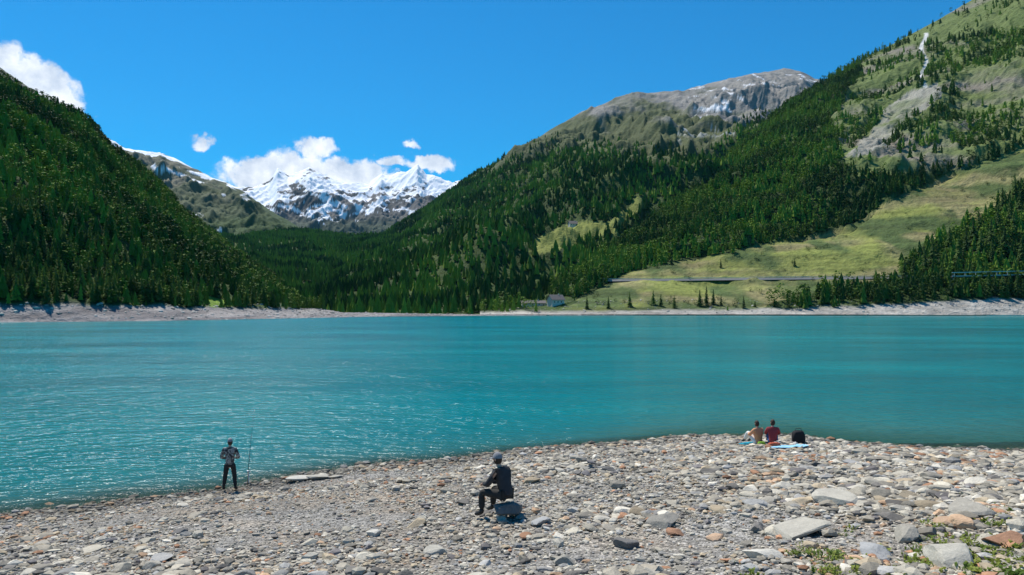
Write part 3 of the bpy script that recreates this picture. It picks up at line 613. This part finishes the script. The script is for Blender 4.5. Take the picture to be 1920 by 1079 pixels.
def person(loc, rz, J, mats, label, cap=None, hair=None, group=None):
    """J: joint positions; local frame faces +Y"""
    root = empty('person', loc, rz); tag(root, label, 'person', group); v = lambda k: tuple(J[k])
    pel, chest, neck, head = J['pelvis'], J['chest'], J['neck'], J['head']; mid = tuple((np.array(pel) + np.array(chest)) / 2)
    ch = [[(*pel, .07, .06), (*mid, .06, .055), (*chest, .06, .055), (*neck, .05), (head[0], head[1], head[2] - .05, .055)]]
    jk = [[(pel[0], pel[1], pel[2] - .06, .13, .11), (*pel, .16, .135), (*mid, .155, .13), (*chest, .18, .135), (neck[0], neck[1], neck[2] - .02, .085)]]
    tr = [[(*pel, .125, .11)]]
    for s_ in ('l', 'r'):
        sh, el, wr = J['sh_' + s_], J['el_' + s_], J['wr_' + s_]; hip, kn, an, toe = J['hip_' + s_], J['kn_' + s_], J['an_' + s_], J['toe_' + s_]
        ch.append([(*chest, .06, .055), (*sh, .036), (*el, .034), (*wr, .026, .022)]); jk.append([(*chest, .175, .13), (*sh, .078), (*el, .062), (*wr, .046)])
        dv = np.array(wr) - np.array(el); nrm = J.get('palm_' + s_, (0, .2, -1)); ch += hand(wr, dv, nrm)
        ch.append([(*pel, .07, .06), (*hip, .06), (*kn, .045), (*an, .035), (*toe, .025)])
        tr.append([(*pel, .125, .11), (*hip, .105), (*kn, .078), (an[0], an[1], an[2] + .05, .062)])
    skin_mesh('body', ch, SKIN, root, 1, head_parts(head, (J.get('look', (0, 1)))))
    skin_mesh('jacket', jk, mats[0], root, 2); skin_mesh('trousers', [c for c in tr if len(c) > 1], mats[1], root, 2)
    for s_ in ('l', 'r'):
        an, toe = np.array(J['an_' + s_]), np.array(J['toe_' + s_]); heel = an + (an - toe) * .22; heel[2] = min(an[2], toe[2]) + .0
        top = an + np.array([0, 0, .09]) if J.get('upright', True) else an
        skin_mesh('shoe', [[(*top, .058), (*an, .055), (*(an * .4 + toe * .6), .052, .045), (*toe, .045, .035)]], mats[2], root, 1)
    if cap is not None: cap_shell('cap', head, J.get('look', (0, 1)), cap, root)
    if hair is not None: cap_shell('hair', head, J.get('look', (0, 1)), hair, root, lo=.35, brim=False, grow=1.06, hair=True)
    return root
def camo():
    m = bpy.data.materials.new('camouflage_cloth'); m.use_nodes = True; t = NT(m.node_tree); co = t.n('ShaderNodeTexCoord').outputs['Object']
    n = t.n('ShaderNodeTexNoise', {'Vector': co, 'Scale': 9.0, 'Detail': 2.0}).outputs['Fac']
    c = t.ramp(n, [(0, (.03, .03, .035)), (.42, (.045, .045, .05)), (.46, (.2, .2, .18)), (.55, (.42, .41, .38)), (.60, (.09, .085, .08)), (1, (.2, .19, .17))])
    b = t.n('ShaderNodeBsdfPrincipled', {'Base Color': c, 'Roughness': .9, 'Specular IOR Level': .1}); t.n('ShaderNodeOutputMaterial', {'Surface': b.outputs[0]}); return m
BLACK = pmat('black_cloth', (.018, .018, .02), .9, noise=.3); DARK = pmat('dark_trousers', (.035, .033, .03), .9, noise=.3); BOOT = pmat('boot_rubber', (.03, .028, .024), .5, noise=.2)
GREY = pmat('grey_felt', (.24, .24, .25), .9, noise=.15); WHITE = pmat('white_cotton', (.75, .74, .7), .9, noise=.06); RED = pmat('dark_red_cloth', (.30, .045, .05), .9, noise=.2); BLUE = pmat('blue_denim', (.04, .10, .24), .9, noise=.2)
PEACH = pmat('orange_shirt', (.62, .30, .16), .9, noise=.1); HAIR = pmat('brown_hair', (.05, .03, .02), .7, noise=.4, scale=60); TEAL = pmat('teal_towel', (.02, .27, .36), .95, noise=.15); LBLUE = pmat('light_blue_blanket', (.28, .55, .72), .95, noise=.12)
GRN = pmat('green_cloth', (.18, .36, .03), .9, noise=.15); BAGR = pmat('rust_red_fabric', (.48, .10, .05), .9, noise=.15); CARBON = pmat('rod_carbon', (.03, .03, .035), .35); CORK = pmat('cork', (.42, .28, .16), .9, noise=.2); STEEL = pmat('steel', (.6, .6, .62), .3, metal=.9); PLAST = pmat('white_plastic', (.8, .8, .78), .4)
STAND = dict(pelvis=(0, 0, .93), chest=(0, -.01, 1.34), neck=(0, .0, 1.50), head=(0, .03, 1.66), sh_l=(-.19, -.01, 1.41), sh_r=(.19, -.01, 1.41), el_l=(-.29, .02, 1.13), el_r=(.29, .0, 1.12), wr_l=(-.13, .22, 1.07), wr_r=(.15, .22, 1.09),
             hip_l=(-.10, 0, .86), hip_r=(.10, 0, .86), kn_l=(-.16, .03, .49), kn_r=(.15, .03, .49), an_l=(-.20, -.01, .09), an_r=(.18, -.01, .09), toe_l=(-.23, .15, .035), toe_r=(.21, .15, .035), look=(-.25, .97), palm_l=(.3, 0, -1), palm_r=(-.3, 0, -1))
p0 = to_ground([431], [922])[0]
person((p0[0], p0[1], p0[2] + .03), R(8), STAND, (camo(), DARK, BOOT), 'man in patterned grey jacket and dark trousers standing at the left waterline', cap=GREY, hair=HAIR)
SIT = dict(pelvis=(0, -.05, .50), chest=(0, .07, .86), neck=(0, .13, 1.0), head=(0, .18, 1.15), sh_l=(-.18, .08, .92), sh_r=(.18, .08, .92), el_l=(-.26, .22, .68), el_r=(.26, .22, .68), wr_l=(-.12, .44, .64), wr_r=(.14, .44, .62),
           hip_l=(-.10, 0, .48), hip_r=(.10, 0, .48), kn_l=(-.20, .42, .50), kn_r=(.18, .42, .50), an_l=(-.22, .40, .10), an_r=(.20, .46, .10), toe_l=(-.25, .56, .04), toe_r=(.22, .62, .04), look=(0, 1), palm_l=(.3, 0, -1), palm_r=(-.3, 0, -1))
p1 = to_ground([946], [974])[0]
person((p1[0], p1[1], p1[2] + .02), R(52), SIT, (pmat('charcoal_jacket', (.035, .036, .04), .85, noise=.5, scale=9), DARK, BOOT), 'person in dark jacket and grey cap sitting on a rock mid-beach', cap=GREY, hair=HAIR)
c_, s_ = math.cos(R(52)), math.sin(R(52)); o = stone_obj((p1[0] + .1 * s_, p1[1] - .1 * c_, p1[2] + .13), .40, PAL[4], 1801, 'dark rock the person in the grey cap is sitting on', None); o.rotation_euler = (0, 0, .4)
LOW = dict(pelvis=(0, -.05, .15), chest=(0, .0, .52), neck=(0, .03, .67), head=(0, .06, .81), sh_l=(-.18, 0, .58), sh_r=(.18, 0, .58), el_l=(-.25, .18, .38), el_r=(.25, .18, .38), wr_l=(-.12, .38, .42), wr_r=(.12, .38, .42),
           hip_l=(-.10, .02, .13), hip_r=(.10, .02, .13), kn_l=(-.14, .40, .46), kn_r=(.14, .40, .46), an_l=(-.13, .62, .09), an_r=(.13, .62, .09), toe_l=(-.14, .78, .04), toe_r=(.14, .78, .04), look=(0, 1), palm_l=(.2, 0, -1), palm_r=(-.2, 0, -1))
p2, p3 = to_ground([1421, 1449], [836, 835])
person((p2[0], p2[1], p2[2] + .02), R(20), LOW, (PEACH, WHITE, BOOT), 'person in orange top sitting on the stony point beside a companion', hair=HAIR)
LOW2 = dict(LOW); LOW2['look'] = (-.5, .87)
person((p3[0], p3[1], p3[2] + .02), R(-14), LOW2, (RED, BLUE, BOOT), 'person in dark red top and blue jeans sitting on the stony point', hair=HAIR)
def tube(name, pts, mat, parent=None, sides=8):
    V = []; Fc = []; P_ = [np.array(p[:3], float) for p in pts]
    for i, p in enumerate(P_):
        t = P_[min(i + 1, len(P_) - 1)] - P_[max(i - 1, 0)]; t /= np.linalg.norm(t); u = np.cross(t, (0, 0, 1)) if abs(t[2]) < .95 else np.cross(t, (0, 1, 0)); u /= np.linalg.norm(u); w = np.cross(t, u)
        for j in range(sides): a = 2 * math.pi * j / sides; V.append(p + pts[i][3] * (u * math.cos(a) + w * math.sin(a)))
    for i in range(len(P_) - 1):
        for j in range(sides): Fc.append((i * sides + j, i * sides + (j + 1) % sides, (i + 1) * sides + (j + 1) % sides, (i + 1) * sides + j))
    V += [P_[0], P_[-1]]; n0 = len(V)
    for j in range(sides): Fc.append((n0 - 2, (j + 1) % sides, j, j)); Fc.append((n0 - 1, (len(P_) - 1) * sides + j, (len(P_) - 1) * sides + (j + 1) % sides, (len(P_) - 1) * sides + (j + 1) % sides))
    me = bpy.data.meshes.new(name); me.from_pydata([tuple(v) for v in V], [], [tuple(dict.fromkeys(f)) for f in Fc]); me.update()
    for p in me.polygons: p.use_smooth = True
    me.materials.append(mat); o = bpy.data.objects.new(name, me); COL.objects.link(o)
    if parent: o.parent = parent
    return o
def rod(loc, lean, length, label, rz=0):
    r_ = empty('fishing_rod', loc, rz); lx, ly = lean; N = 9; pts = []
    for i in range(N): t = i / (N - 1); pts.append((lx * length * t, ly * length * t + .25 * t ** 3, length * t * .95, .011 * (1 - t) + .0025))
    tube('rod_blank', pts, CARBON, r_); tube('handle', [(0, 0, 0, .016), (lx * .2, ly * .2, .22, .016), (lx * .4, ly * .4, .42, .014)], CORK, r_)
    rl = tube('reel', [(lx * .45 - .03, ly * .45 - .06, .44, .035), (lx * .45 + .03, ly * .45 - .06, .44, .035)], STEEL, r_, 14)
    tube('reel_crank', [(.03, 0, 0, .004), (.08, 0, 0, .004), (.08, -.03, .03, .008)], CARBON, rl).location = (lx * .45, ly * .45 - .06, .44)
    for i in (3, 5, 7, 8): p = pts[i]; tube('line_guide', [(p[0], p[1] - .0, p[2], .004), (p[0], p[1] - .035, p[2], .012), (p[0], p[1] - .045, p[2], .012)], STEEL, r_, 10)
    return tag(r_, label, 'fishing rod')
p4 = to_ground([466], [908])[0]
st = empty('rod_rest', (p4[0], p4[1], p4[2])); tube('post', [(0, 0, -.1, .022), (0, 0, .42, .022)], PLAST, st, 10); tube('fork', [(-.06, 0, .50, .009), (-.05, 0, .45, .009), (0, 0, .42, .010), (.05, 0, .45, .009), (.06, 0, .50, .009)], PLAST, st)
tag(st, 'white rod rest stuck in the stones right of the standing man', 'rod rest')
rod((p4[0], p4[1] - .10, p4[2] + .05), (.03, .1), 2.7, 'thin dark fishing rod propped upright in the white rod rest', 0)
cs = empty('tackle_bucket', (p4[0] + .0, p4[1] + .0, p4[2]))
bpy.data.objects.remove(cs)
# belongings round the seated pair
def lumpy(name, loc, size, mat, seed, label, cat, parts=None, rz=0.0):
    V, Fc = ico(3); g_ = 1 + .12 * fbm(V[:, 0] * 2.2 + seed, V[:, 1] * 2.2 + V[:, 2] * 2, 3, seed); V = np.sign(V) * np.abs(V) ** .62 * g_[:, None] * (np.array(size) / 2); V[:, 2] += size[2] / 2
    root = empty(name, loc, rz); np_mesh('bag_body', V, Fc, mat, root, smooth=True)
    tube('strap', [(-size[0] * .3, 0, size[2] * .85, .012), (-size[0] * .2, 0, size[2] * 1.15, .012), (size[0] * .2, 0, size[2] * 1.15, .012), (size[0] * .3, 0, size[2] * .85, .012)], BLACK, root); tag(root, label, cat); return root
def cloth(name, loc, sx, sy, mat, seed, label, cat, rz):
    n = 26; X, Y = np.meshgrid(np.linspace(-.5, .5, n), np.linspace(-.5, .5, n)); x_ = X.ravel() * sx; y_ = Y.ravel() * sy; ca, sa = math.cos(rz), math.sin(rz)
    wxx = loc[0] + x_ * ca - y_ * sa; wyy = loc[1] + x_ * sa + y_ * ca; z_ = np.maximum(beach_z(wxx, wyy), 0) + .07 + .05 * np.abs(fbm(x_ * 5 + seed, y_ * 5, 3, seed)) - loc[2]
    V = np.stack([x_, y_, z_], 1); V2 = V.copy(); V2[:, 2] -= .012; i = (np.arange(n - 1)[:, None] * n + np.arange(n - 1)[None]).ravel(); F1 = np.stack([i, i + 1, i + 1 + n, i + n], 1); F2 = F1[:, ::-1] + n * n
    ring = list(range(n)) + [n * k + n - 1 for k in range(1, n)] + [n * (n - 1) + k for k in range(n - 2, -1, -1)] + [n * k for k in range(n - 2, 0, -1)]
    F3 = np.array([(ring[k], ring[(k + 1) % len(ring)], ring[(k + 1) % len(ring)] + n * n, ring[k] + n * n) for k in range(len(ring))])
    o = np_mesh(name, np.concatenate([V, V2]), np.concatenate([F1, F2, F3]), mat, smooth=True); o.location = loc; o.rotation_euler = (0, 0, rz); return tag(o, label, cat)
b1, b2, b3, b4, b5 = to_ground([1406, 1428, 1452, 1478, 1497], [834, 838, 841, 842, 834])
cloth('towel', b1, .75, .55, TEAL, 3, 'teal towel spread on the stones left of the seated pair', 'towel', .2)
lumpy('shoulder_bag', b2, (.28, .2, .2), GRN, 5, 'small green bag in front of the seated pair', 'bag'); lumpy('duffel_bag', b3, (.42, .24, .22), BAGR, 6, 'rust-red duffel bag in front of the person in dark red', 'bag')
cloth('blanket', b4, 1.2, .7, LBLUE, 8, 'light blue blanket on the stones right of the seated pair', 'blanket', -.15); lumpy('backpack', b5, (.46, .32, .52), BLACK, 9, 'black backpack right of the light blue blanket on the point', 'backpack')

# ------------------------------------------------------------------ road, bridge, houses on the far side
CONC = pmat('concrete', (.42, .41, .39), .9, noise=.15, scale=.5); ASPH = pmat('asphalt', (.10, .10, .10), .95, noise=.15, scale=.3); PLASTER = pmat('plaster', (.62, .58, .50), .9, noise=.08, scale=.4); ROOF = pmat('slate_roof', (.16, .14, .13), .8, noise=.2, scale=.8); WOOD = pmat('dark_wood', (.12, .075, .045), .85, noise=.3, scale=2); GLASS = pmat('window_glass', (.03, .035, .04), .1, spec=.6); WRAIL = pmat('pale_rail', (.62, .62, .60), .6, noise=.05)
def box(name, a, b, mat, parent=None):
    (x0, y0, z0), (x1, y1, z1) = a, b; V = [(x, y, z) for z in (z0, z1) for y in (y0, y1) for x in (x0, x1)]
    return np_mesh(name, V, [(0, 2, 3, 1), (4, 5, 7, 6), (0, 1, 5, 4), (2, 6, 7, 3), (0, 4, 6, 2), (1, 3, 7, 5)], mat, parent)
front_x, front_y = proj(D_['V'][: D_['nfront'] * D_['nu']])
def dpt(px_, py_): i = np.argmin((front_x - px_) ** 2 + (front_y - py_) ** 2); return D_['V'][i].copy()
rp = np.array([dpt(px_, 526 - (px_ - 1090) * .010) for px_ in range(1080, 1800, 12)]); rp[:, 2] = np.convolve(np.pad(rp[:, 2], 4, 'edge'), np.ones(9) / 9, 'valid'); rp[:, 1] = np.convolve(np.pad(rp[:, 1], 4, 'edge'), np.ones(9) / 9, 'valid')
def ribbon(name, c, offs, mat):              # offs: (y offset, z offset) profile swept along c
    V = []; m = len(offs)
    for p in c:
        for (oy, oz) in offs: V.append((p[0], p[1] + oy, p[2] + oz))
    return np_mesh(name, V, [(i * m + j, (i + 1) * m + j, (i + 1) * m + (j + 1) % m, i * m + (j + 1) % m) for i in range(len(c) - 1) for j in range(m)], mat)
tag(ribbon('road', rp, [(-6, -1.6), (-4, .5), (3.5, .5), (4, -1)], pmat('road_surface', (.26, .25, .24), .95, noise=.15, scale=.3)), kind='structure')
gr = empty('guardrail', tuple(rp[0])); q = rp - rp[0]; o = ribbon('rail', q, [(-3.8, 1.0), (-3.8, 1.4), (-3.65, 1.4), (-3.65, 1.0)], WRAIL); o.parent = gr
for p in q[::2]: box('post', (p[0] - .1, p[1] - 3.6, p[2] + .5), (p[0] + .1, p[1] - 3.4, p[2] + 1.4), WRAIL, gr)
tag(gr, 'long pale guardrail beside the road across the meadow', 'guardrail')
br = empty('road_bridge', tuple(P(1785, 523, 668))); L_ = 150.0
for nm, z0, z1, y0, y1, mt in (('deck', 1.2, 2.4, 0, 8, ASPH), ('parapet', 5.2, 5.8, -.2, .3, WRAIL)): 
    V = [(x, y, z + x * .022) for z in (z0, z1) for y in (y0, y1) for x in (0, L_)]; np_mesh(nm, V, [(0, 2, 3, 1), (4, 5, 7, 6), (0, 1, 5, 4), (2, 6, 7, 3), (0, 4, 6, 2), (1, 3, 7, 5)], mt, br)
V = [(x, y, z + x * .022) for z in (1.9, 2.6) for y in (-.35, -.05) for x in (0, L_)]; np_mesh('edge_beam', V, [(0, 2, 3, 1), (4, 5, 7, 6), (0, 1, 5, 4), (2, 6, 7, 3), (0, 4, 6, 2), (1, 3, 7, 5)], WRAIL, br)
for i in range(7): box('pillar', (3 + i * 20, 4.5, -8), (4.4 + i * 20, 6, 1.2 + i * 20 * .022), CONC, br)
for i in range(14): box('railing_post', (2 + i * 9.5, -.1, 2.4 + (2 + i * 9.5) * .022), (2.5 + i * 9.5, .2, 4.9 + (2 + i * 9.5) * .022), CONC, br)
tag(br, 'road bridge with two pale horizontal bands behind trees at the right edge', 'bridge')
def house(s, px_, py_, w, d, h, rh, wall, label, rz, cat='house'):
    fx, fy = proj(s['V'][: s['nfront'] * s['nu']]); p = s['V'][np.argmin((fx - px_) ** 2 + (fy - py_) ** 2)]; r_ = empty('farmhouse', (p[0], p[1], p[2] - .5), rz)
    V = [(-w / 2, -d / 2, -3), (w / 2, -d / 2, -3), (w / 2, d / 2, -3), (-w / 2, d / 2, -3), (-w / 2, -d / 2, h), (w / 2, -d / 2, h), (w / 2, d / 2, h), (-w / 2, d / 2, h), (-w / 2, 0, h + rh), (w / 2, 0, h + rh)]
    me = bpy.data.meshes.new('wall'); me.from_pydata(V, [], [(0, 1, 5, 4), (2, 3, 7, 6), (1, 2, 6, 9, 5), (3, 0, 4, 8, 7), (4, 5, 9, 8), (6, 7, 8, 9)]); me.materials.append(wall); o = bpy.data.objects.new('wall', me); COL.objects.link(o); o.parent = r_
    e = .9; V = []; 
    for zz in (.12, .42):
        for yy, z2 in ((-d / 2 - e, h - e * rh / (d / 2)), (0, h + rh), (d / 2 + e, h - e * rh / (d / 2))):
            for xx in (-w / 2 - e, w / 2 + e): V.append((xx, yy, z2 + zz))
    rf = np_mesh('roof', V, [(0, 1, 3, 2), (2, 3, 5, 4), (6, 8, 9, 7), (8, 10, 11, 9), (0, 6, 7, 1), (4, 5, 11, 10), (0, 2, 8, 6), (2, 4, 10, 8), (1, 7, 9, 3), (3, 9, 11, 5)], ROOF, r_)
    box('chimney', (w * .2, -.4, h + rh - .5), (w * .2 + .8, .4, h + rh + 1.4), PLASTER, rf)
    for i in range(3):
        x0 = -w / 2 + w * (.15 + .28 * i); box('window', (x0, -d / 2 - .06, h * .45), (x0 + 1.2, -d / 2 - .01, h * .45 + 1.4), GLASS, r_)
    box('door', (w / 2 - 2.2, -d / 2 - .08, -.5), (w / 2 - 1.1, -d / 2 - .01, 1.9), WOOD, r_); return tag(r_, label, cat)
house(D_, 1042, 572, 13, 9, 5.5, 4, PLASTER, 'small pale farmhouse with dark gabled roof by the far shore', .5)
house(D_, 1000, 574, 22, 7, 3.2, 2.0, PLASTER, 'long low pale building left of the farmhouse by the far shore', .1, 'barn')
house(C, 1075, 424, 14, 9, 4.5, 4, PLASTER, 'small mountain hut at the top of the bright clearing in the forest', .3, 'hut')

# ------------------------------------------------------------------ rocks and driftwood on the far banks
g = np.random.default_rng(910); parts = []
for s_, n_, zmx in ((A, 60000, 9), (D_, 90000, 14)):
    sv = s_['forest']; s_['forest'] = np.ones(len(sv)); p = scatter(s_, n_, 5); s_['forest'] = sv; qx, qy = proj(p)
    p = p[(p[:, 2] > -.3) & (p[:, 2] < zmx) & (p[:, 1] < 760) & (qy > 555)]; p = p[g.random(len(p)) < .9]
    r_ = .28 * np.exp(np.abs(g.normal(0, .75, len(p)))).clip(1, 7)
    col_ = np.array([.42, .40, .36]) * g.uniform(.45, 1.3, (len(p), 1))
    for i in range(4): q = g.integers(0, 4, len(p)) == i; parts.append(stamp(SH[i], p[q] - np.array([0, 0, .05]), r_[q], np.ones(q.sum()), g.random(q.sum()) * 6.28, col_[q]))
V, Fc, Cc = join(parts); tag(np_mesh('bank_rocks', V, Fc, M_STONE, col=Cc), 'scattered rocks on the bare bank of the far shore', 'rocks', kind='stuff')
# ------------------------------------------------------------------ haze in the valley air
HZ = bpy.data.materials.new('valley_air'); HZ.use_nodes = True; t = NT(HZ.node_tree)
pv = t.n('ShaderNodeVolumePrincipled', {'Color': (.35, .68, 1, 1), 'Density': 8e-6, 'Anisotropy': .2}); t.n('ShaderNodeOutputMaterial', {'Volume': pv.outputs[0]})
tag(box('haze', (-9000, -400, -260), (9000, 15500, 4200), HZ), 'thin bluish air over the whole valley', 'haze', kind='stuff')

# ------------------------------------------------------------------ shrubs on the meadow
V, Fc = round_tree(31, 70, .42); g = np.random.default_rng(640); SHR = [np_mesh('shrub', V * np.array([1, 1, 1]), Fc, M_LEAF, col=np.repeat(np.array([c_]), len(V), 0)) for c_ in ((.07, .13, .03), (.10, .16, .035), (.05, .09, .025))]
n_ = 0
while n_ < 120:
    a, b_ = g.uniform(1110, 1880), g.uniform(330, 572)
    if not inpoly(np.array([a]), np.array([b_]), MEADOW_PX)[0]: continue
    q = ground_at(D_, a, b_); o = SHR[n_ % 3] if n_ < 3 else SHR[n_ % 3].copy()
    if n_ >= 3: COL.objects.link(o)
    if n_ > 70: a2 = g.uniform(1120, 1700); q = ground_at(D_, a2, g.uniform(566, 577))
    h = g.uniform(1.8, 5.5); o.location = (q[0], q[1], q[2] - h * .15); o.scale = (h * 1.4, h * 1.4, h); o.rotation_euler = (0, 0, g.random() * 6); n_ += 1
    tag(o, 'small round green shrub growing on the open meadow slope', 'shrub', 'shrubs on the meadow')
